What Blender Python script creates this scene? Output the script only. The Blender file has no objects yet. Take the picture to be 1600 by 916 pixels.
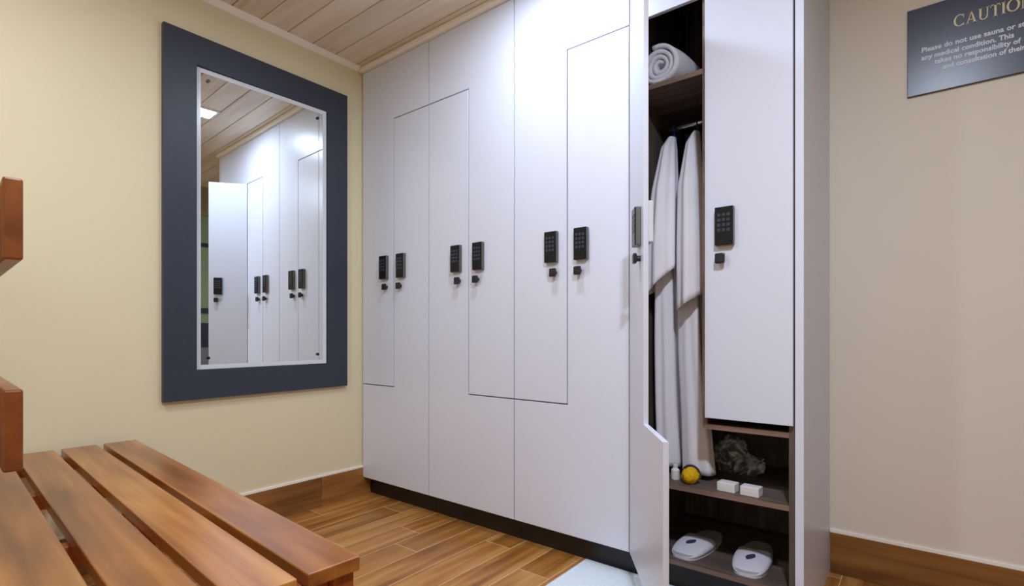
import bpy, bmesh, math, random
from mathutils import Matrix, Vector, noise
random.seed(7)
R = math.radians

# ------------------------------------------------------------------ camera, world, exposure
CAM_H = 1.0264
cd = bpy.data.cameras.new('camera')
cd.sensor_width = 36.0
cd.lens = 815.78 / 1600 * 36.0
cd.shift_y = (519.1 - 458) / 1600
cd.clip_start = 0.05
cam = bpy.data.objects.new('camera', cd)
cam.location = (0, 0, CAM_H)
cam.rotation_euler = (R(90), 0, R(38.413))
bpy.context.scene.collection.objects.link(cam)
scene = bpy.context.scene
scene.camera = cam
w = bpy.data.worlds.new('world'); scene.world = w; w.use_nodes = True
w.node_tree.nodes['Background'].inputs[0].default_value = (0.8, 0.85, 0.9, 1)
w.node_tree.nodes['Background'].inputs[1].default_value = 0.05
vs = scene.view_settings
vs.view_transform = 'Standard'; vs.look = 'None'; vs.gamma = 1.0; vs.use_curve_mapping = False
vs.exposure = 0.28
scene.display_settings.display_device = 'sRGB'
# ceiling downlights, two of them added fill: x, y, watts, colour  (their lamps are built with the fixtures below)
DOWNLIGHTS = [(-1.296, 1.54, 10.5, (0.68, 0.82, 1.0)),
              (-1.75, -0.05, 16, (0.80, 0.90, 1.0)),  # unseen, added to light the bench and mirror wall
              (0.10, 0.50, 41, (0.74, 0.84, 1.0))]  # unseen, added as frontal fill for the open locker and sign wall

# ------------------------------------------------------------------ dimensions
XL, XR, YB, YF, ZC = -2.798, 0.98, 2.604, -1.05, 2.688
X0, DW, FACE = -2.7914, 0.3046, 2.0
ZBOT, ZTL, ZBL = 0.112, 2.300, 0.700
SK = 0.172
col = scene.collection

# ------------------------------------------------------------------ materials
MATS = {}
def srgb(r, g, b):
    f = lambda c: (c/255)/12.92 if c/255 <= 0.04045 else ((c/255+0.055)/1.055)**2.4
    return (f(r), f(g), f(b), 1)
def base(name, color, rough=0.5, metal=0.0, spec=0.5, coat=0.0):
    m = bpy.data.materials.new(name); m.use_nodes = True
    b = m.node_tree.nodes['Principled BSDF']
    b.inputs['Base Color'].default_value = color
    b.inputs['Roughness'].default_value = rough
    b.inputs['Metallic'].default_value = metal
    b.inputs['Specular IOR Level'].default_value = spec
    b.inputs['Coat Weight'].default_value = coat
    MATS[name] = m
    return m, m.node_tree, b
def noisy(name, c1, c2, scale=4.0, rough=0.5, spec=0.5, bump=0.0, bscale=60.0, metal=0.0):
    m, t, b = base(name, c1, rough, metal, spec)
    tc = t.nodes.new('ShaderNodeTexCoord')
    n = t.nodes.new('ShaderNodeTexNoise'); n.inputs['Scale'].default_value = scale; n.inputs['Detail'].default_value = 4
    r = t.nodes.new('ShaderNodeMix'); r.data_type = 'RGBA'
    r.inputs[6].default_value = c1; r.inputs[7].default_value = c2
    t.links.new(tc.outputs['Object'], n.inputs['Vector'])
    t.links.new(n.outputs['Fac'], r.inputs[0]); t.links.new(r.outputs[2], b.inputs['Base Color'])
    if bump:
        n2 = t.nodes.new('ShaderNodeTexNoise'); n2.inputs['Scale'].default_value = bscale; n2.inputs['Detail'].default_value = 3
        bp = t.nodes.new('ShaderNodeBump'); bp.inputs['Strength'].default_value = bump; bp.inputs['Distance'].default_value = 0.004
        t.links.new(tc.outputs['Object'], n2.inputs['Vector']); t.links.new(n2.outputs['Fac'], bp.inputs['Height'])
        t.links.new(bp.outputs['Normal'], b.inputs['Normal'])
    return m
def wood(name, dark, mid, light, axis='X', rough=0.4, fine=26.0, broad=3.2, vary=0.25, coat=0.0, spec=0.5):
    m, t, b = base(name, mid, rough, 0, spec, coat)
    if coat: b.inputs['Coat Roughness'].default_value = 0.2
    N = t.nodes.new; L = t.links.new
    tc = N('ShaderNodeTexCoord'); oi = N('ShaderNodeObjectInfo')
    mul = N('ShaderNodeMath'); mul.operation = 'MULTIPLY'; mul.inputs[1].default_value = 57.0
    L(oi.outputs['Random'], mul.inputs[0])
    add = N('ShaderNodeVectorMath'); add.operation = 'ADD'
    L(tc.outputs['Object'], add.inputs[0]); L(mul.outputs[0], add.inputs[1])
    def layer(s, stretch, detail, dist):
        mp = N('ShaderNodeMapping')
        sc = [s, s, s]; sc['XYZ'.index(axis)] = s / stretch
        mp.inputs['Scale'].default_value = sc
        n = N('ShaderNodeTexNoise'); n.inputs['Scale'].default_value = 1.0
        n.inputs['Detail'].default_value = detail; n.inputs['Distortion'].default_value = dist
        L(add.outputs[0], mp.inputs['Vector']); L(mp.outputs[0], n.inputs['Vector'])
        return n
    n1 = layer(fine, 18, 5, 0.6); n2 = layer(broad, 4, 3, 1.2)
    mx = N('ShaderNodeMath'); mx.operation = 'MULTIPLY_ADD'; mx.inputs[1].default_value = 0.55
    L(n1.outputs['Fac'], mx.inputs[0])
    h2 = N('ShaderNodeMath'); h2.operation = 'MULTIPLY'; h2.inputs[1].default_value = 0.45
    L(n2.outputs['Fac'], h2.inputs[0]); L(h2.outputs[0], mx.inputs[2])
    rp = N('ShaderNodeValToRGB')
    e = rp.color_ramp.elements
    e[0].position = 0.34; e[0].color = dark; e[1].position = 0.66; e[1].color = light
    k = e.new(0.5); k.color = mid
    L(mx.outputs[0], rp.inputs[0])
    hsv = N('ShaderNodeHueSaturation')
    mr = N('ShaderNodeMapRange'); mr.inputs[3].default_value = 1 - vary; mr.inputs[4].default_value = 1 + vary
    L(oi.outputs['Random'], mr.inputs[0]); L(mr.outputs[0], hsv.inputs['Value'])
    L(rp.outputs[0], hsv.inputs['Color']); L(hsv.outputs[0], b.inputs['Base Color'])
    bp = N('ShaderNodeBump'); bp.inputs['Strength'].default_value = 0.12; bp.inputs['Distance'].default_value = 0.002
    L(n1.outputs['Fac'], bp.inputs['Height']); L(bp.outputs[0], b.inputs['Normal'])
    return m

noisy('wall_paint', srgb(231, 218, 184), srgb(226, 212, 177), 2.0, 0.6, 0.3, 0.05, 90)
noisy('wall_paint_cool_lit', srgb(232, 218, 204), srgb(226, 212, 198), 2.0, 0.6, 0.3, 0.05, 90)  # same cream paint, the cooler light on this wall mixed into its colour
noisy('stone_wall', srgb(168, 150, 112), srgb(136, 120, 86), 6.0, 0.7, 0.3, 0.3, 30)
noisy('trim_paint', srgb(252, 244, 236), srgb(248, 240, 232), 3.0, 0.5)
noisy('lacquer', srgb(224, 226, 241), srgb(220, 222, 238), 1.5, 0.32, 0.45)
wood('carcass', srgb(74, 64, 57), srgb(94, 81, 73), srgb(120, 104, 94), 'X', 0.55, 30, 4, 0.1)
wood('carcass_upright', srgb(74, 64, 57), srgb(94, 81, 73), srgb(120, 104, 94), 'Z', 0.55, 30, 4, 0.1)
wood('shelf_edge', srgb(110, 84, 74), srgb(132, 104, 92), srgb(150, 122, 108), 'X', 0.5, 30, 4, 0.05)
wood('floor_wood', srgb(120, 72, 28), srgb(170, 112, 52), srgb(202, 150, 88), 'Y', 0.33, 20, 4, 0.14, 0.0)
wood('skirting_wood_y', srgb(100, 60, 25), srgb(142, 92, 44), srgb(170, 118, 64), 'Y', 0.4, 20, 4, 0.1)
wood('skirting_wood_x', srgb(100, 60, 25), srgb(142, 92, 44), srgb(170, 118, 64), 'X', 0.4, 20, 4, 0.1)
noisy('grout', srgb(216, 180, 132), srgb(204, 168, 120), 30, 0.8)
wood('bench_wood', srgb(104, 54, 16), srgb(154, 92, 38), srgb(188, 130, 64), 'X', 0.3, 18, 4.0, 0.1, 0.25)
wood('bench_wood_dark', srgb(92, 44, 16), srgb(126, 66, 26), srgb(152, 86, 38), 'X', 0.35, 16, 3.0, 0.05)
wood('bench_wood_z', srgb(128, 58, 18), srgb(164, 82, 30), srgb(188, 104, 46), 'Z', 0.4, 16, 3.0, 0.08)
wood('bench_wood_y', srgb(128, 58, 18), srgb(164, 82, 30), srgb(188, 104, 46), 'Y', 0.4, 16, 3.0, 0.08)
wood('ceiling_wood', srgb(208, 188, 166), srgb(228, 210, 190), srgb(240, 225, 208), 'X', 0.45, 18, 3.0, 0.05)
noisy('joint_dark', srgb(170, 146, 118), srgb(160, 136, 108), 10, 0.8)
noisy('mirror_frame', srgb(56, 62, 74), srgb(48, 54, 66), 40, 0.42, 0.4, 0.05, 200)
base('mirror_silver', (0.86, 0.91, 0.92, 1), 0.0, 1.0)
noisy('mirror_edge', srgb(222, 226, 232), srgb(214, 219, 226), 20, 0.25)
noisy('black_gloss', srgb(26, 27, 30), srgb(20, 21, 24), 30, 0.25, 0.25)
noisy('key_black_sheen', srgb(58, 64, 84), srgb(46, 50, 66), 30, 0.3, 0.5)  # black keys with their bluish reflection painted into the colour
noisy('lock_metal', srgb(120, 118, 112), srgb(104, 101, 96), 30, 0.35, 0.5, metal=0.6)
noisy('knob_black', srgb(34, 31, 34), srgb(26, 24, 27), 30, 0.3)
noisy('white_plastic', srgb(232, 230, 234), srgb(226, 224, 228), 10, 0.4)
noisy('chrome', srgb(200, 202, 204), srgb(184, 186, 190), 8, 0.2, 0.5, metal=1.0)
noisy('towel_white', srgb(232, 229, 238), srgb(222, 218, 230), 30, 0.95, 0.1, 0.6, 260)
noisy('robe_white', srgb(244, 240, 246), srgb(238, 233, 241), 14, 0.9, 0.15, 0.35, 320)
noisy('hanger_blue', srgb(24, 58, 120), srgb(18, 46, 100), 10, 0.35)
noisy('yellow_foam', srgb(238, 194, 24), srgb(222, 168, 12), 60, 0.8, 0.2, 0.6, 140)
noisy('brown_rim', srgb(74, 52, 22), srgb(60, 42, 18), 30, 0.7)
noisy('paper_white', srgb(238, 232, 230), srgb(230, 224, 224), 20, 0.6)
noisy('slipper_white', srgb(232, 228, 238), srgb(222, 218, 230), 40, 0.95, 0.1, 0.4, 240)
noisy('slipper_inner', srgb(196, 195, 200), srgb(184, 183, 188), 40, 0.95, 0.1, 0.3, 240)
noisy('emblem_dark', srgb(58, 48, 84), srgb(70, 58, 92), 60, 0.8)
noisy('mat_white', srgb(226, 234, 242), srgb(216, 226, 236), 60, 0.95, 0.1, 0.6, 200)
noisy('sign_navy', srgb(54, 58, 82), srgb(48, 52, 74), 12, 0.3)
noisy('sign_gold', srgb(226, 212, 166), srgb(214, 198, 150), 20, 0.4)
noisy('sign_text', srgb(226, 228, 248), srgb(218, 220, 242), 20, 0.5)
noisy('plinth_black', srgb(34, 30, 30), srgb(26, 23, 24), 12, 0.4)
noisy('fixture_white', srgb(236, 236, 236), srgb(228, 228, 228), 10, 0.4)
noisy('door_dark', srgb(40, 44, 58), srgb(34, 38, 50), 10, 0.5)
noisy('door_grey', srgb(120, 124, 124), srgb(108, 112, 112), 10, 0.5)
noisy('frosted_green', srgb(138, 152, 116), srgb(118, 134, 98), 3, 0.35)
m, t, b = base('film', (0.9, 0.92, 0.93, 1), 0.15)
tc = t.nodes.new('ShaderNodeTexCoord'); nn = t.nodes.new('ShaderNodeTexNoise'); nn.inputs['Scale'].default_value = 16; nn.inputs['Distortion'].default_value = 1.6
cr = t.nodes.new('ShaderNodeMapRange'); cr.inputs[1].default_value = 0.45; cr.inputs[2].default_value = 0.68; cr.inputs[3].default_value = 0.05; cr.inputs[4].default_value = 0.75
t.links.new(tc.outputs['Object'], nn.inputs['Vector']); t.links.new(nn.outputs['Fac'], cr.inputs[0]); t.links.new(cr.outputs[0], b.inputs['Alpha'])
m, t, b = base('lens', (1, 1, 1, 1), 0.5)
b.inputs['Emission Color'].default_value = (1, 0.98, 0.95, 1); b.inputs['Emission Strength'].default_value = 14

# ------------------------------------------------------------------ mesh helpers
def box(bm, x0, x1, y0, y1, z0, z1, bev=0.0, seg=1):
    v = [bm.verts.new((x, y, z)) for x in (x0, x1) for y in (y0, y1) for z in (z0, z1)]
    q = [(0, 1, 3, 2), (4, 6, 7, 5), (0, 4, 5, 1), (2, 3, 7, 6), (0, 2, 6, 4), (1, 5, 7, 3)]
    f = [bm.faces.new([v[i] for i in k]) for k in q]
    if bev:
        es = list({e for a in f for e in a.edges})
        bmesh.ops.bevel(bm, geom=es, offset=bev, segments=seg, affect='EDGES', profile=0.5)
def boxm(*a, **k):
    bm = bmesh.new(); box(bm, *a, **k); return bm
def prism(bm, pts, y0, y1, bev=0.0):
    """outline in x-z extruded along y"""
    a = [bm.verts.new((x, y0, z)) for x, z in pts]; c = [bm.verts.new((x, y1, z)) for x, z in pts]
    n = len(pts); fs = [bm.faces.new(a), bm.faces.new(c[::-1])]
    for i in range(n): fs.append(bm.faces.new((a[i], c[i], c[(i+1) % n], a[(i+1) % n])))
    bmesh.ops.recalc_face_normals(bm, faces=fs)
    if bev:
        es = list(fs[0].edges) + list(fs[1].edges)
        bmesh.ops.bevel(bm, geom=es, offset=bev, segments=1, affect='EDGES')
def tube(bm, pts, r, n=10, cap=True):
    rings = []
    pts = [Vector(p) for p in pts]
    for i, p in enumerate(pts):
        d = (pts[min(i+1, len(pts)-1)] - pts[max(i-1, 0)]).normalized()
        up = Vector((0, 0, 1)) if abs(d.z) < 0.9 else Vector((1, 0, 0))
        a = d.cross(up).normalized(); c = d.cross(a)
        rr = r[i] if isinstance(r, (list, tuple)) else r
        rings.append([bm.verts.new(p + (a*math.cos(2*math.pi*k/n) + c*math.sin(2*math.pi*k/n))*rr) for k in range(n)])
    for A, B in zip(rings, rings[1:]):
        for k in range(n): bm.faces.new((A[k], A[(k+1) % n], B[(k+1) % n], B[k]))
    if cap: bm.faces.new(rings[0][::-1]); bm.faces.new(rings[-1])
def cyl(bm, c, axis, r, h, n=20):
    c = Vector(c); d = Vector(axis).normalized(); tube(bm, [c, c + d*h], r, n)
def finish(name, bm, mat, smooth=False):
    bmesh.ops.recalc_face_normals(bm, faces=bm.faces)
    me = bpy.data.meshes.new(name); bm.to_mesh(me); bm.free()
    me.materials.append(MATS[mat])
    if smooth:
        for p in me.polygons: p.use_smooth = True
    return me
def obj(name, bm, mat, parent=None, loc=(0, 0, 0), rot=(0, 0, 0), smooth=False):
    me = bm if isinstance(bm, bpy.types.Mesh) else finish(name, bm, mat, smooth)
    o = bpy.data.objects.new(name, me); col.objects.link(o)
    o.location = loc; o.rotation_euler = rot
    if parent: o.parent = parent
    return o
def tag(o, label, cat, group=None):
    o['label'] = label; o['category'] = cat
    if group: o['group'] = group
    return o
def struct(o, label=None, cat=None):
    o['kind'] = 'structure'
    if label: o['label'] = label
    if cat: o['category'] = cat
    return o
def thing(name, label, cat, loc=(0, 0, 0), rotz=0.0, group=None):
    o = bpy.data.objects.new(name, None); col.objects.link(o)
    o.empty_display_size = 0.1
    o.location = loc; o.rotation_euler = (0, 0, rotz)
    return tag(o, label, cat, group)
def solid(o, t, offset=-1):
    md = o.modifiers.new('thickness', 'SOLIDIFY'); md.thickness = t; md.offset = offset
def subsurf(o, n=1):
    md = o.modifiers.new('smooth', 'SUBSURF'); md.levels = n; md.render_levels = n

# ------------------------------------------------------------------ room shell
fl = struct(obj('floor', boxm(XL-0.1, XR+0.1, YF-0.1, YB+0.1, -0.06, -0.0006), 'grout'), 'wood-look plank floor in warm brown with pale joints', 'floor')
TW, TL = 0.1585, 0.92
xj = -1.386
x = xj - math.ceil((xj - XL) / TW) * TW
cache = {}
k = 0
while x < XR:
    y = YB - 0.11 - [0.86, 0.42, 0.86-0.3, 0.12, 0.70][k % 5] - 3*TL
    while y < YB:
        a0, a1 = max(x + 0.0018, XL), min(x + TW - 0.0018, XR)
        b0, b1 = max(y + 0.0018, YF), min(y + TL - 0.0018, YB)
        if a1 - a0 > 0.01 and b1 - b0 > 0.01:
            key = (round(a1-a0, 4), round(b1-b0, 4))
            if key not in cache:
                cache[key] = finish('plank', boxm(-(a1-a0)/2, (a1-a0)/2, -(b1-b0)/2, (b1-b0)/2, -0.0029, 0, bev=0.0008), 'floor_wood')
            obj('plank', cache[key], None, fl, ((a0+a1)/2, (b0+b1)/2, 0))
        y += TL
    x += TW; k += 1

ce = struct(obj('ceiling', boxm(XL-0.1, XR+0.1, YF-0.1, YB+0.1, ZC+0.012, ZC+0.08), 'joint_dark'), 'pale wood board ceiling', 'ceiling')
CW = 0.149
y = 1.793 - 20*CW
bme = finish('ceiling_board', boxm(-(XR-XL)/2, (XR-XL)/2, -CW/2+0.002, CW/2-0.002, 0, 0.012, bev=0.003), 'ceiling_wood')
while y < YB:
    if y > YF - CW: obj('ceiling_board', bme, None, ce, ((XL+XR)/2, y+CW/2, ZC))
    y += CW

struct(obj('wall_left', boxm(XL-0.1, XL, YF-0.1, YB+0.1, 0, ZC), 'wall_paint'), 'cream painted wall with the framed mirror', 'wall')
struct(obj('wall_back', boxm(XL, XR, YB, YB+0.1, 0, ZC), 'wall_paint_cool_lit'), 'cream wall with the caution sign behind the lockers, cooler light in its colour', 'wall')
struct(obj('wall_right', boxm(XR, XR+0.1, YF-0.1, YB+0.1, 0, ZC), 'stone_wall'), 'olive brown wall seen only in the mirror', 'wall')
struct(obj('wall_front', boxm(XL, XR, YF-0.1, YF, 0, ZC), 'wall_paint'), 'cream wall behind the bench', 'wall')

# skirting of wood-look tiles with a pale bead on top
def skirt(name, axis, fixed, a0, a1, out):
    e = bpy.data.objects.new(name, None); col.objects.link(e); struct(e, 'brown wood-look tile skirting with pale bead', 'skirting')
    p = a0
    while p < a1 - 0.01:
        q = min(p + 0.92, a1); d = 0.012*out
        lo, hi = sorted((fixed, fixed+d))
        if axis == 'y': bm = boxm(lo, hi, p+0.001, q-0.001, 0.0005, SK, bev=0.001)
        else: bm = boxm(p+0.001, q-0.001, lo, hi, 0.0005, SK, bev=0.001)
        obj('skirting_tile', bm, 'skirting_wood_'+axis, e)
        p = q
    lo, hi = sorted((fixed, fixed+0.009*out))
    obj('bead', boxm(lo, hi, a0, a1, SK, SK+0.012) if axis == 'y' else boxm(a0, a1, lo, hi, SK, SK+0.012), 'trim_paint', e)
skirt('baseboard_left', 'y', XL, YF, FACE+0.058, 1)
skirt('baseboard_back', 'x', YB, -0.3225, XR, -1)

# cove trims at the ceiling
def cove(name, pts, label):
    bm = bmesh.new(); prism(bm, pts[0], pts[1], pts[2]); return struct(obj(name, bm, 'trim_paint'), label, 'trim')
cove('trim_1', ([(XL, ZC), (XL+0.03, ZC), (XL+0.026, ZC-0.008), (XL+0.008, ZC-0.022), (XL, ZC-0.026)], YF, FACE-0.03), 'slim cream cove along the top of the mirror wall')
bm = bmesh.new()
box(bm, XL, -0.3234, FACE-0.028, FACE+0.02, ZC-0.030, ZC, bev=0.006, seg=2)
struct(obj('trim_2', bm, 'trim_paint'), 'slim cream cove along the top of the lockers', 'trim')

# door in the right-hand wall, seen only in the mirror
d1 = struct(thing('door_1', 'olive glazed door with dark rails seen in the mirror edge', 'door', (XR, 1.35, 0)))
obj('door_frame', boxm(-0.05, -0.001, 0, 0.07, 0, 2.42), 'stone_wall', d1)
obj('door_frame', boxm(-0.05, -0.001, 1.18, 1.245, 0, 2.42), 'stone_wall', d1)
obj('door_frame', boxm(-0.05, -0.001, 0.07, 1.18, 2.36, 2.42), 'stone_wall', d1)
obj('pane', boxm(-0.03, -0.002, 0.07, 1.18, 2.04, 2.36), 'frosted_green', d1)
obj('rail', boxm(-0.04, -0.002, 0.07, 1.18, 2.0, 2.04), 'door_dark', d1)
obj('pane', boxm(-0.03, -0.002, 0.07, 1.18, 1.30, 2.0), 'frosted_green', d1)
obj('rail', boxm(-0.04, -0.002, 0.07, 1.18, 1.24, 1.30), 'door_dark', d1)
obj('pane', boxm(-0.03, -0.002, 0.07, 1.18, 1.13, 1.24), 'frosted_green', d1)
obj('door_panel', boxm(-0.035, -0.002, 0.07, 1.18, 0.85, 1.13), 'door_dark', d1)
obj('door_panel', boxm(-0.035, -0.002, 0.07, 1.18, 0.0, 0.85), 'door_grey', d1)

# ------------------------------------------------------------------ ceiling downlights
dl = ['square white ceiling downlight above the lockers, reflected in the mirror',
      'unseen square ceiling downlight added to light the bench and mirror wall',
      'unseen square ceiling downlight added as fill for the lockers and sign wall']
for (lx, ly, pw, c), lab in zip(DOWNLIGHTS, dl):
    e = thing('ceiling_downlight', lab, 'light', (lx, ly, ZC), 0, 'ceiling downlights')
    bm = bmesh.new(); s, i = 0.095, 0.075
    box(bm, -s, s, -s, -i, -0.012, -0.0005); box(bm, -s, s, i, s, -0.012, -0.0005)
    box(bm, -s, -i, -i, i, -0.012, -0.0005); box(bm, i, s, -i, i, -0.012, -0.0005)
    obj('rim', bm, 'fixture_white', e)
    obj('lens', boxm(-i, i, -i, i, -0.007, -0.001), 'lens', e)
    ld = bpy.data.lights.new('downlight_lamp', 'AREA'); ld.shape = 'SQUARE'; ld.size = 0.15
    ld.energy = pw; ld.color = c
    lo = bpy.data.objects.new('downlight_lamp', ld); col.objects.link(lo); lo.parent = e; lo.location = (0, 0, -0.016)

# ------------------------------------------------------------------ lockers
W = 2*DW; DEPTH = YB - FACE - 0.004; G = 0.0028; TH = 0.018
ZTOP = ZC - 0.032; YC = 0.021; PT = 0.018          # carcass starts behind the doors
def lock(door, cx, side, dx):
    """keypad lock on a door; cx = centre line x in door coordinates, side = +1 right of the line"""
    a, b = (cx+0.046, cx+0.112) if side > 0 else (cx-0.112, cx-0.046)
    obj('lock_body', boxm(a, b, -0.020, 0.0005, 1.345, 1.487, bev=0.003, seg=2), 'lock_metal', door)
    obj('keypad', boxm(a+0.001, b-0.001, -0.0235, -0.0195, 1.346, 1.486, bev=0.0015), 'black_gloss', door)
    bm = bmesh.new()
    for r in range(4):
        for c in range(3):
            u = a + 0.011 + c*0.0165; v = 1.462 - r*0.0185
            box(bm, u, u+0.011, -0.0245, -0.0233, v-0.011, v)
    ks = obj('keys', bm, 'key_black_sheen', door); ks['kind'] = 'stuff'
    bm = bmesh.new()
    k = a + 0.019 if side > 0 else b - 0.019
    cyl(bm, (k, 0.0005, 1.298), (0, -1, 0), 0.011, 0.016, 16)
    box(bm, k-0.0175, k+0.0175, -0.028, -0.014, 1.279, 1.317, bev=0.005, seg=2)
    obj('knob', bm, 'knob_black', door)
def lshape(kind):
    """door outlines in locker coordinates; kind N: left door takes the top, M: left door takes the foot"""
    top = lambda: [(G, ZBL+G), (DW-G, ZBL+G), (DW-G, ZTL+G), (W-G, ZTL+G), (W-G, ZTOP), (G, ZTOP)]
    foot = lambda: [(G, ZBOT), (W-G, ZBOT), (W-G, ZTL-G), (DW+G, ZTL-G), (DW+G, ZBL-G), (G, ZBL-G)]
    fl = lambda p: [(W-a, z) for a, z in p][::-1]
    return (top(), foot()) if kind == 'N' else (fl(foot()), fl(top()))
def locker(i, kind, label, open_deg=0, last=False):
    e = thing('locker', label, 'locker', (X0 + i*W, FACE, 0), 0, 'row of white lockers')
    a, c = 0.001, W - 0.001
    obj('side_panel', boxm(a, a+PT, YC, DEPTH, 0.106, ZTOP), 'carcass_upright', e)
    obj('side_panel', boxm(c-PT, c, YC, DEPTH, 0.106, ZTOP), 'carcass_upright', e)
    obj('back_panel', boxm(a+PT, c-PT, DEPTH-0.01, DEPTH, 0.106, ZTOP), 'carcass_upright', e)
    obj('top_panel', boxm(a+PT, c-PT, YC, DEPTH-0.01, ZTOP-PT, ZTOP), 'carcass', e)
    obj('bottom_panel', boxm(a+PT, c-PT, YC, DEPTH-0.01, 0.106, 0.106+PT), 'carcass', e)
    obj('plinth', boxm(a, c, 0.060, 0.075, 0.0005, 0.105), 'plinth_black', e)
    L, Rr = lshape(kind)
    for side, pts in ((-1, L), (1, Rr)):
        hx = 0.0 if side < 0 else W
        bm = bmesh.new(); prism(bm, [(p-hx, z) for p, z in pts], 0, TH, bev=0.0012)
        rot = (0, 0, -R(open_deg)) if (side < 0 and open_deg) else (0, 0, 0)
        d = obj('door', bm, 'lacquer', e, (hx, 0, 0), rot)
        lock(d, DW-hx, side, 0)
        if side < 0 and open_deg:
            obj('latch', boxm(DW-0.075, DW-0.012, TH, TH+0.020, 1.350, 1.50, bev=0.004, seg=2), 'white_plastic', d)
            bm = bmesh.new(); cyl(bm, (DW-0.035, TH+0.019, 1.40), (0, 1, 0), 0.008, 0.004, 14); obj('latch_screw', bm, 'knob_black', d)
            for z in (0.25, 0.95, 1.65, 2.15):
                bm = bmesh.new(); box(bm, 0.012, 0.05, TH, TH+0.012, z-0.025, z+0.025, bev=0.003); obj('hinge', bm, 'chrome', d)
    if last:
        obj('end_panel', boxm(W+0.004, W+0.0312-0.001, 0.0, DEPTH, 0.0005, ZTOP), 'lacquer', e)
    return e
locker(0, 'N', 'closed white two-door locker in the corner against the mirror wall')
locker(1, 'M', 'closed white two-door locker second from the mirror wall')
locker(2, 'N', 'closed white two-door locker immediately left of the open locker')
D = locker(3, 'M', 'white locker standing open with robes, towel and slippers inside', 55, True)
# inside of the open locker
pa, pb = DW-0.012, DW+0.006      # partition
sp = obj('partition', boxm(pa, pb, YC+0.002, DEPTH-0.01, 0.676, ZTOP-PT), 'carcass_upright', D)
obj('front_edge', boxm(pa, pb, YC, YC+0.002, 0.676, ZTOP-PT), 'shelf_edge', sp)
def shelf(x0, x1, z0, z1):
    s = obj('shelf', boxm(x0, x1, YC+0.004, DEPTH-0.01, z0, z1), 'carcass', D)
    obj('front_edge', boxm(x0, x1, YC+0.002, YC+0.004, z0, z1), 'shelf_edge', s)
shelf(0.019, pa, 2.018, 2.038)
shelf(0.019, W-0.019, 0.402, 0.421)
shelf(pa, W-0.019, 0.657, 0.676)
obj('bottom_edge', boxm(0.019, W-0.019, YC-0.002, YC, 0.106, 0.124), 'shelf_edge', D)
RODY = 2.28
bm = bmesh.new(); tube(bm, [(0.019, RODY-FACE, 1.935), (pa, RODY-FACE, 1.935)], 0.0125, 14)
obj('hanging_rod', bm, 'chrome', D, smooth=True)

# ------------------------------------------------------------------ wall mirror
MY0, MY1, MZ0, MZ1 = 0.893, 1.876, 0.699, 2.470
mr = thing('wall_mirror', 'tall mirror in a wide flat charcoal frame on the cream wall', 'mirror', (XL, (MY0+MY1)/2, MZ0))
hw = (MY1-MY0)/2; H = MZ1-MZ0; fw = 0.142
bm = bmesh.new()
O = [(-hw, 0), (hw, 0), (hw, H), (-hw, H)]; I = [(-hw+fw, fw), (hw-fw, fw), (hw-fw, H-fw), (-hw+fw, H-fw)]
va = [[bm.verts.new((xx, p[0], p[1])) for p in L] for xx in (0.0005, 0.026) for L in (O, I)]
for i in range(4):
    j = (i+1) % 4
    for q in ((va[0], va[1]), (va[1], va[3]), (va[3], va[2]), (va[2], va[0])): bm.faces.new((q[0][i], q[0][j], q[1][j], q[1][i]))
obj('frame', bm, 'mirror_frame', mr)
tilt = R(1.6)   # the glass sits a touch askew in its frame
gw, gz0, gz1, bv = hw-fw-0.002, fw+0.002, H-fw-0.002, 0.022
g = obj('mirror_glass', boxm(-0.004, 0, -gw+bv, gw-bv, gz0+bv, gz1-bv), 'mirror_silver', mr, (0.016, 0, 0), (0, 0, -tilt))
bm = bmesh.new()
box(bm, -0.005, 0.0005, -gw, -gw+bv, gz0, gz1); box(bm, -0.005, 0.0005, gw-bv, gw, gz0, gz1)
box(bm, -0.005, 0.0005, -gw+bv, gw-bv, gz0, gz0+bv); box(bm, -0.005, 0.0005, -gw+bv, gw-bv, gz1-bv, gz1)
obj('polished_edge', bm, 'mirror_edge', g)
for sy in (-1, 1):
    for z in (gz0+0.055, gz1-0.055):
        bm = bmesh.new(); cyl(bm, (0, sy*(gw-0.055), z), (1, 0, 0), 0.008, 0.006, 14); obj('screw_cap', bm, 'knob_black', g)

# ------------------------------------------------------------------ bench  (local x: 0 at near end, negative towards the mirror wall)
BZ, BL, SW, PITCH, ST = 0.55, 1.805, 0.115, 0.1375, 0.030
be = thing('slatted_bench', 'orange-brown wooden slatted bench with a two-board back', 'bench', (-0.943, 0.67, 0), -R(3.4))
sm = finish('seat_slat', boxm(-BL, 0, -SW, 0, -ST, 0, bev=0.003, seg=2), 'bench_wood')
for i in range(4): obj('seat_slat', sm, None, be, (0, -i*PITCH, BZ))
BD = -3*PITCH - SW       # back edge of the seat
for xx in (-0.03, -0.62, -1.2, -BL+0.07):
    obj('cross_rail', boxm(xx-0.04, xx, BD+0.0, -0.056, BZ-ST-0.05, BZ-ST, bev=0.002), 'bench_wood_y', be)
for xx in (-0.012, -BL+0.06):
    obj('leg', boxm(xx-0.045, xx, -0.054, -0.008, 0.0005, BZ-ST, bev=0.002), 'bench_wood_z', be)
for xx in (-0.11, -BL+0.06):
    bp = [(BD-0.004-0.0, 0)]
    obj('back_leg', boxm(xx-0.045, xx, BD-0.068, BD-0.0205, 0.0005, 1.25, bev=0.002), 'bench_wood_z', be)
obj('long_rail', boxm(-BL+0.07, -0.06, -0.050, -0.030, BZ-ST-0.06, BZ-ST, bev=0.002), 'bench_wood', be)
bk = finish('back_board', boxm(-BL, 0, -0.0105, 0.0105, -0.056, 0.056, bev=0.003, seg=2), 'bench_wood_dark')
for z in (0.8915, 1.1815): obj('back_board', bk, None, be, (0, BD-0.0085, z))

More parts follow.
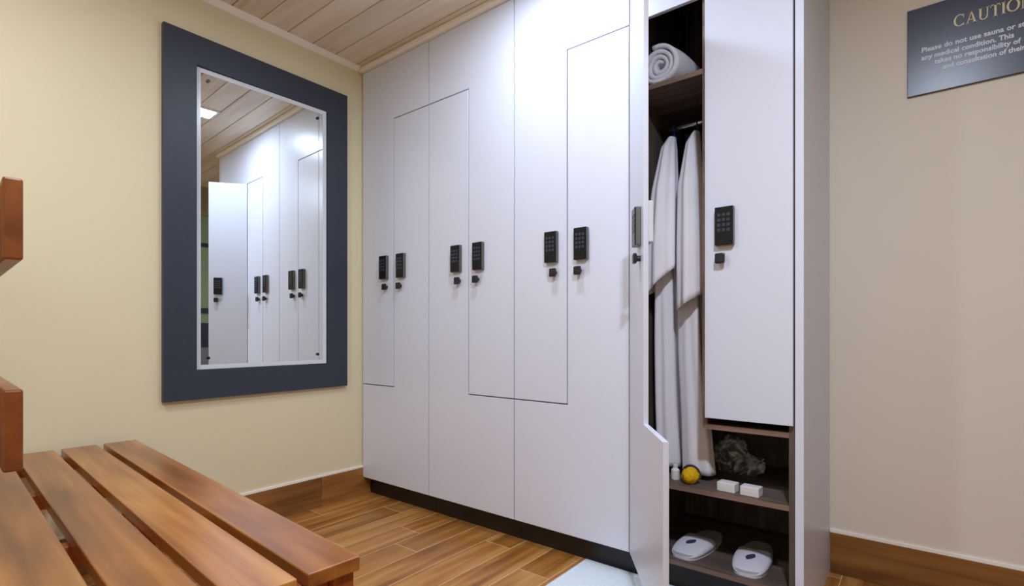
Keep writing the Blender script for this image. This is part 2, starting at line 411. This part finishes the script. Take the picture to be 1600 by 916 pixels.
# ------------------------------------------------------------------ caution sign
sg = thing('caution_sign', 'navy wall sign with gold caution heading and small pale text', 'sign', (-0.058, YB, 1.955))
SGW, SGH = 0.52, 0.341
obj('sign_board', boxm(0, SGW, -0.012, -0.0005, 0, SGH, bev=0.0015), 'sign_navy', sg)
def ring(bm, cx, cz, rx, rz, thick, thin, a0, a1, n=36):
    """letter bowl: stroke thick at the sides and thin at top and bottom"""
    o, i2 = [], []
    full = abs(a1-a0) > 359
    m_ = n if full else n+1
    for k in range(m_):
        a = R(a0 + (a1-a0)*k/n)
        o.append((cx+rx*math.cos(a), cz+rz*math.sin(a)))
        i2.append((cx+(rx-thick)*math.cos(a), cz+(rz-thin)*math.sin(a)))
    for k in range(n if full else n):
        j = (k+1) % m_
        prism(bm, [o[k], o[j], i2[j], i2[k]], -0.0135, -0.011)
def poly(bm, pts): prism(bm, pts, -0.0135, -0.011)
hh = 0.045; zb = 2.180-1.955; cx0 = 0.082+0.058
def bar(bm, x0, x1, z0, z1): poly(bm, [(x0, z0), (x1, z0), (x1, z1), (x0, z1)])
def letter(ch, x, wd):
    bm = bmesh.new(); T, t_ = 0.0062, 0.0030; z0, z1 = zb, zb+hh
    if ch == 'C':
        ring(bm, x+wd*0.54, (z0+z1)/2, wd*0.54, hh/2, T, t_, 48, 312); bar(bm, x+wd*0.86, x+wd*0.86+0.0024, z1-0.015, z1-0.002); bar(bm, x+wd*0.86, x+wd*0.86+0.0024, z0+0.002, z0+0.010)
    if ch == 'O': ring(bm, x+wd/2, (z0+z1)/2, wd/2, hh/2, T, t_, 0, 360)
    if ch == 'A':
        m_ = x+wd/2
        poly(bm, [(x+0.003, z0), (x+0.006, z0), (m_+0.001, z1), (m_-0.001, z1)])
        poly(bm, [(x+wd-0.010, z0), (x+wd-0.003, z0), (m_+0.001, z1), (m_-0.002, z1)])
        bar(bm, x+wd*0.27, x+wd*0.7, z0+0.013, z0+0.0155); bar(bm, x, x+0.009, z0, z0+0.002); bar(bm, x+wd-0.013, x+wd, z0, z0+0.002)
    if ch == 'U':
        bar(bm, x+0.003, x+0.003+T, z0+0.014, z1); bar(bm, x+wd-0.007, x+wd-0.004, z0+0.014, z1)
        ring(bm, x+wd/2-0.0005, z0+0.0145, wd/2-0.0035, 0.0145, 0.0045, t_, 180, 360, 18)
        bar(bm, x, x+0.012, z1-0.002, z1); bar(bm, x+wd-0.010, x+wd, z1-0.002, z1)
    if ch == 'T':
        bar(bm, x+wd/2-T/2, x+wd/2+T/2, z0, z1); bar(bm, x, x+wd, z1-0.0032, z1); bar(bm, x, x+0.002, z1-0.009, z1); bar(bm, x+wd-0.002, x+wd, z1-0.009, z1)
        bar(bm, x+wd/2-0.006, x+wd/2+0.006, z0, z0+0.002)
    if ch == 'I':
        bar(bm, x+wd/2-T/2, x+wd/2+T/2, z0, z1); bar(bm, x, x+wd, z1-0.002, z1); bar(bm, x, x+wd, z0, z0+0.002)
    if ch == 'N':
        bar(bm, x+0.003, x+0.006, z0, z1); bar(bm, x+wd-0.006, x+wd-0.003, z0, z1)
        poly(bm, [(x+0.002, z1), (x+0.008, z1), (x+wd-0.003, z0), (x+wd-0.008, z0)]); bar(bm, x-0.001, x+0.009, z0, z0+0.002); bar(bm, x+wd-0.010, x+wd, z1-0.002, z1)
    obj('heading_letter', bm, 'sign_gold', sg)
px = cx0
for ch, wd in (('C', 0.035), ('A', 0.036), ('U', 0.034), ('T', 0.030), ('I', 0.012), ('O', 0.039), ('N', 0.037)):
    letter(ch, px, wd*0.91); px += wd*0.91 + 0.0025
dg = None
for txt, xs, zz, width in (('Please do not use sauna or steam', -0.014, 2.117, 0.330), ('any medical condition. This', -0.014, 2.087, 0.262),
                       ('takes no responsibility of', 0.026, 2.061, 0.240), ('and consultation of their', 0.050, 2.034, 0.228)):
    cu = bpy.data.curves.new('text_line', 'FONT'); cu.body = txt; cu.size = 0.026; cu.extrude = 0.0006; cu.resolution_u = 2; cu.offset = 0.0007
    o = bpy.data.objects.new('text_line', cu); col.objects.link(o)
    dg = bpy.context.evaluated_depsgraph_get()
    me = bpy.data.meshes.new_from_object(o.evaluated_get(dg))
    bpy.data.objects.remove(o); bpy.data.curves.remove(cu)
    wx = max(v.co.x for v in me.vertices)
    for v in me.vertices: v.co = (v.co.x*width/wx, -v.co.z, v.co.y)
    me.materials.clear(); me.materials.append(MATS['sign_text'])
    obj('text_line', me, None, sg, (xs+0.058, -0.0125, zz-1.955))

# ------------------------------------------------------------------ garments in the open locker
def drape(rings, folds, n=72, seed=0, rows=26, hem=(0, 0)):
    """rings: (z, cx, cy, rx, ry, fold depth); smooth loft with vertical folds; hem = z slope along x and y at the foot"""
    bm = bmesh.new(); rs = []
    rnd = random.Random(seed); ph = [rnd.uniform(0, 6.28) for _ in range(6)]
    for r in range(rows):
        u = r/(rows-1)*(len(rings)-1); i = min(int(u), len(rings)-2); f = u-i
        s = f*f*(3-2*f)*0.4 + f*0.6
        z, cx, cy, rx, ry, am = [rings[i][k]*(1-s)+rings[i+1][k]*s for k in range(6)]
        row = []
        for k in range(n):
            a = 2*math.pi*k/n
            mod = 1 + am*(0.6*math.cos(folds*a+ph[0]+0.5*math.sin(3*z+ph[1])) + 0.4*math.cos((folds+3)*a+ph[2]) + 0.25*math.cos(2*a+ph[3]+2*z))
            x, y = rx*math.cos(a)*mod, ry*math.sin(a)*mod
            t = r/(rows-1)
            row.append(bm.verts.new((cx+x, cy+y, z + t*t*(hem[0]*x + hem[1]*y))))
        rs.append(row)
    for A, B in zip(rs, rs[1:]):
        for k in range(n): bm.faces.new((A[k], A[(k+1) % n], B[(k+1) % n], B[k]))
    bm.faces.new(rs[0])
    return bm
def hanger(e, hx):
    bm = bmesh.new()
    pts = [(0, -0.0175*math.cos(a)*1.0, 0.0175*math.sin(a)) for a in [R(d) for d in range(-40, 200, 20)]]
    pts = [(0, p[1], p[2]) for p in pts][::-1]
    pts = [(0, 0.016, -0.002)] + [(0, 0.0175*math.cos(R(d)), 0.0175*math.sin(R(d))) for d in range(20, 220, 20)] + [(0, -0.008, -0.022), (0, 0, -0.034), (0, 0, -0.06)]
    tube(bm, pts, 0.0035, 8)
    tube(bm, [(0, -0.060, -0.135), (0, -0.035, -0.100), (0, 0, -0.06), (0, 0.014, -0.085), (0, 0.02, -0.105)], 0.006, 8)
    box(bm, -0.008, 0.008, -0.014, 0.014, -0.064, -0.032, bev=0.004)
    obj('hanger', bm, 'hanger_blue', e, smooth=True)
def rel(rings, o): return [(z-o[2], x-o[0], y-o[1], a, b, c) for z, x, y, a, b, c in rings]
o1 = (-0.880, RODY, 1.9355)
r1 = thing('hanging_robe', 'white robe set on the left, shorter jacket beside the open door', 'robe', o1, 0, 'robes hanging in the open locker')
hanger(r1, 0)
b1 = rel([(1.890, -0.884, 2.262, 0.014, 0.026, 0.05), (1.83, -0.884, 2.23, 0.028, 0.055, 0.08), (1.63, -0.876, 2.165, 0.048, 0.080, 0.10),
          (1.42, -0.874, 2.13, 0.058, 0.080, 0.10), (1.24, -0.872, 2.118, 0.060, 0.078, 0.10)], o1)
o = obj('jacket', drape(b1, 6, seed=3, hem=(0.9, 0.2)), 'robe_white', r1, smooth=True); solid(o, 0.003)
t1 = rel([(1.33, -0.876, 2.17, 0.042, 0.050, 0.14), (1.0, -0.877, 2.20, 0.050, 0.07, 0.16), (0.7, -0.876, 2.22, 0.053, 0.08, 0.16), (0.455, -0.870, 2.23, 0.058, 0.08, 0.16)], o1)
o = obj('trousers', drape(t1, 5, seed=5), 'robe_white', r1, smooth=True); solid(o, 0.003)
o2 = (-0.776, RODY, 1.9355)
r2 = thing('hanging_robe', 'white robe set on the right, longer jacket against the closed door', 'robe', o2, 0, 'robes hanging in the open locker')
hanger(r2, 0)
b2 = rel([(1.890, -0.776, 2.262, 0.014, 0.026, 0.05), (1.83, -0.776, 2.23, 0.028, 0.055, 0.08), (1.63, -0.760, 2.165, 0.050, 0.080, 0.10),
          (1.38, -0.747, 2.13, 0.056, 0.080, 0.10), (1.15, -0.744, 2.12, 0.056, 0.078, 0.10)], o2)
o = obj('jacket', drape(b2, 5, seed=8, hem=(0.6, 0.1)), 'robe_white', r2, smooth=True); solid(o, 0.003)
t2 = rel([(1.25, -0.768, 2.16, 0.046, 0.045, 0.14), (0.95, -0.764, 2.175, 0.052, 0.055, 0.16), (0.69, -0.750, 2.18, 0.056, 0.055, 0.16), (0.445, -0.738, 2.182, 0.066, 0.052, 0.14)], o2)
o = obj('trousers', drape(t2, 4, seed=11), 'robe_white', r2, smooth=True); solid(o, 0.003)

# rolled towel on the top shelf
def towel_roll():
    bm = bmesh.new(); turns, n, rows = 3.2, 110, 14
    grid = []
    for j in range(rows):
        v = j/(rows-1); line = []
        for k in range(n):
            u = k/(n-1); a = 2*math.pi*turns*u + 0.6
            r = 0.014 + 0.064*u
            taper = 1 - 0.42*max(0, v-0.25)**1.2
            wob = 1 + 0.05*noise.noise(Vector((a*0.7, v*3, 1.3)))
            x, z = r*math.cos(a)*taper*wob*1.02, r*math.sin(a)*taper*wob
            line.append(bm.verts.new((x + 0.07*v, v*0.31 - (0.016*(1-u) if j == 0 else 0)*-1, z + 0.081*taper)))
        grid.append(line)
    for A, B in zip(grid, grid[1:]):
        for k in range(n-1): bm.faces.new((A[k], A[k+1], B[k+1], B[k]))
    return bm
tw = tag(obj('rolled_towel', towel_roll(), 'towel_white', None, (-0.862, 2.045, 2.0405), smooth=True), 'rolled white towel on the top shelf of the open locker', 'towel')
solid(tw, 0.016, 0)

# ------------------------------------------------------------------ small things on the middle shelf
SH = 0.4212
ys = thing('yellow_bath_sponge', 'small round yellow sponge on the middle locker shelf', 'sponge', (-0.738, 2.078, SH))
bm = bmesh.new(); bmesh.ops.create_icosphere(bm, subdivisions=4, radius=0.034)
for v in bm.verts:
    v.co *= 1 + 0.10*noise.noise(v.co*60) + 0.05*noise.noise(v.co*120); v.co.z = max(v.co.z*0.95 + 0.032, 0.0003)
obj('sponge_body', bm, 'yellow_foam', ys, smooth=True)
bm = bmesh.new()
tube(bm, [(0.035*math.cos(R(a)), 0.012, 0.032+0.037*math.sin(R(a))) for a in range(-20, 201, 11)], 0.005, 8); obj('cord_rim', bm, 'brown_rim', ys, smooth=True)
bm = bmesh.new(); tube(bm, [(0, 0, 0), (0, 0, 0.004), (0, 0, 0.04), (0, 0, 0.048), (0, 0, 0.052)], [0.015, 0.017, 0.017, 0.010, 0.008], 20)
tub = thing('white_tub', 'small white tub left of the yellow sponge, half hidden by the door', 'tub', (-0.806, 2.095, SH))
obj('tub_body', bm, 'paper_white', tub, smooth=False)
bm = bmesh.new(); cyl(bm, (0, 0, 0.0525), (0, 0, 1), 0.0095, 0.010, 18); obj('tub_cap', bm, 'white_plastic', tub)
def carton(x, y, rz, label):
    e = thing('soap_carton', label, 'carton', (x, y, SH), rz, 'soap cartons on the middle shelf')
    obj('carton_body', boxm(-0.033, 0.033, -0.024, 0.024, 0.0002, 0.034, bev=0.0025, seg=2), 'paper_white', e)
    obj('flap', boxm(-0.030, 0.030, -0.0246, -0.0238, 0.012, 0.0325), 'paper_white', e)
    bm = bmesh.new(); box(bm, -0.016, 0.016, -0.004, 0.004, 0.0339, 0.0344); obj('printed_mark', bm, 'sign_text', e)
carton(-0.592, 2.072, R(-5), 'small white carton beside the yellow sponge, left of the pair')
carton(-0.508, 2.070, R(-4), 'small white carton farther from the yellow sponge, right of the pair')
bm = bmesh.new(); bmesh.ops.create_icosphere(bm, subdivisions=5, radius=1.0)
for v in bm.verts:
    c = v.co.copy()
    d = 1 + 0.38*noise.noise(c*1.7+Vector((3, 1, 2))) + 0.22*abs(noise.noise(c*4.2)) + 0.14*abs(noise.noise(c*6)) + 0.05*noise.noise(c*11)
    lean = 0.35 if c.x > 0.25 else 1.15 - 0.4*max(0, c.x+0.3)
    v.co = Vector((c.x*0.082*d, c.y*0.055*d, max(0.0005, (c.z*0.085*d)*(lean if c.z > 0 else 1) + 0.055)))
tag(obj('plastic_bag', bm, 'film', None, (-0.632, 2.37, SH)), 'crumpled clear plastic bag on the middle shelf beside the robes', 'bag')

# ------------------------------------------------------------------ slippers
def slipper(x, y, rz, label):
    e = thing('spa_slipper', label, 'slipper', (x, y, 0.1243), rz, 'white slippers in the open locker')
    Ls = 0.335
    def hwid(t):   # half width, t = 0 toe .. 1 heel
        s = max(0.0, 1-((t-0.5)/0.5)**2)**0.30
        return s*(0.070 - 0.012*t) + 0.0005
    def slab(z0, z1, k):
        bm = bmesh.new(); ts = [0.5-0.5*math.cos(math.pi*i/26) for i in range(27)]
        pts = [(hwid(t)*k, t*Ls) for t in ts] + [(-hwid(t)*k, t*Ls) for t in ts[::-1]][1:-1]
        a = [bm.verts.new((p, q, z0)) for p, q in pts]; c = [bm.verts.new((p, q, z1)) for p, q in pts]
        bm.faces.new(a[::-1]); bm.faces.new(c)
        for i in range(len(pts)): bm.faces.new((a[i], a[(i+1) % len(pts)], c[(i+1) % len(pts)], c[i]))
        return bm
    obj('sole', slab(0.0003, 0.014, 1.0), 'slipper_white', e)
    obj('insole', slab(0.0138, 0.019, 0.94), 'slipper_inner', e)
    bm = bmesh.new(); rows = []
    for i in range(15):
        t = 0.020 + 0.49*(i/14)
        hgt = 0.005 + 0.031*math.sin(math.pi/2*min(1, (i/14)**0.8))
        row = []
        for k in range(19):
            a = math.pi*k/18
            tt = t + 0.07*(i/14)*abs(math.cos(a))
            row.append(bm.verts.new((-hwid(min(tt, 0.98))*1.0*math.cos(a), tt*Ls, 0.009 + hgt*math.sin(a)**0.5)))
        rows.append(row)
    for A, B in zip(rows, rows[1:]):
        for k in range(18): bm.faces.new((A[k], A[k+1], B[k+1], B[k]))
    u = obj('upper', bm, 'slipper_white', e, smooth=True); solid(u, 0.004, 0)
    bm = bmesh.new()
    prev = None
    for i in range(8):
        tt = 0.22 + 0.019*i; q = (tt-0.020)/0.49
        zz = 0.009 + 0.005 + 0.031*math.sin(math.pi/2*min(1, q**0.8)) + 0.003
        wdt = 0.015*math.sin(math.pi*(i+0.5)/8)
        cur = [bm.verts.new((s*wdt + (i-3.5)*0.0025, tt*Ls, zz-abs(s)*0.0003)) for s in (-1, 0, 1)]
        if prev:
            for k in range(2): bm.faces.new((prev[k], prev[k+1], cur[k+1], cur[k]))
        prev = cur
    em = obj('emblem', bm, 'emblem_dark', u); solid(em, 0.001, 0)
slipper(-0.766, 2.042, R(-6), 'white slipper nearest the open locker door')
slipper(-0.520, 2.040, R(4), 'white slipper nearest the locker end panel')

# ------------------------------------------------------------------ floor mat
bm = bmesh.new()
nx, ny = 60, 40; x0, x1, y0, y1 = -0.37, 0.37, -0.25, 0.25
top = []
for j in range(ny+1):
    row = []
    for i in range(nx+1):
        u, v = i/nx, j/ny
        ed = min(u*0.74, (1-u)*0.74, v*0.5, (1-v)*0.5)
        z = 0.010*min(1, ed/0.008)**0.5 + 0.0008 - (0.003 if 0.03 < ed < 0.042 else 0) + 0.0006*math.sin(v*130)
        row.append(bm.verts.new((x0+u*0.74, y0+v*0.5, z)))
    top.append(row)
for j in range(ny):
    for i in range(nx): bm.faces.new((top[j][i], top[j][i+1], top[j+1][i+1], top[j+1][i]))
b4 = [top[0][0], top[0][nx], top[ny][nx], top[ny][0]]
tag(obj('bath_mat', bm, 'mat_white', None, (-1.205+0.37, 2.052-0.25, 0), smooth=True), 'white bath mat on the floor in front of the open locker', 'mat')
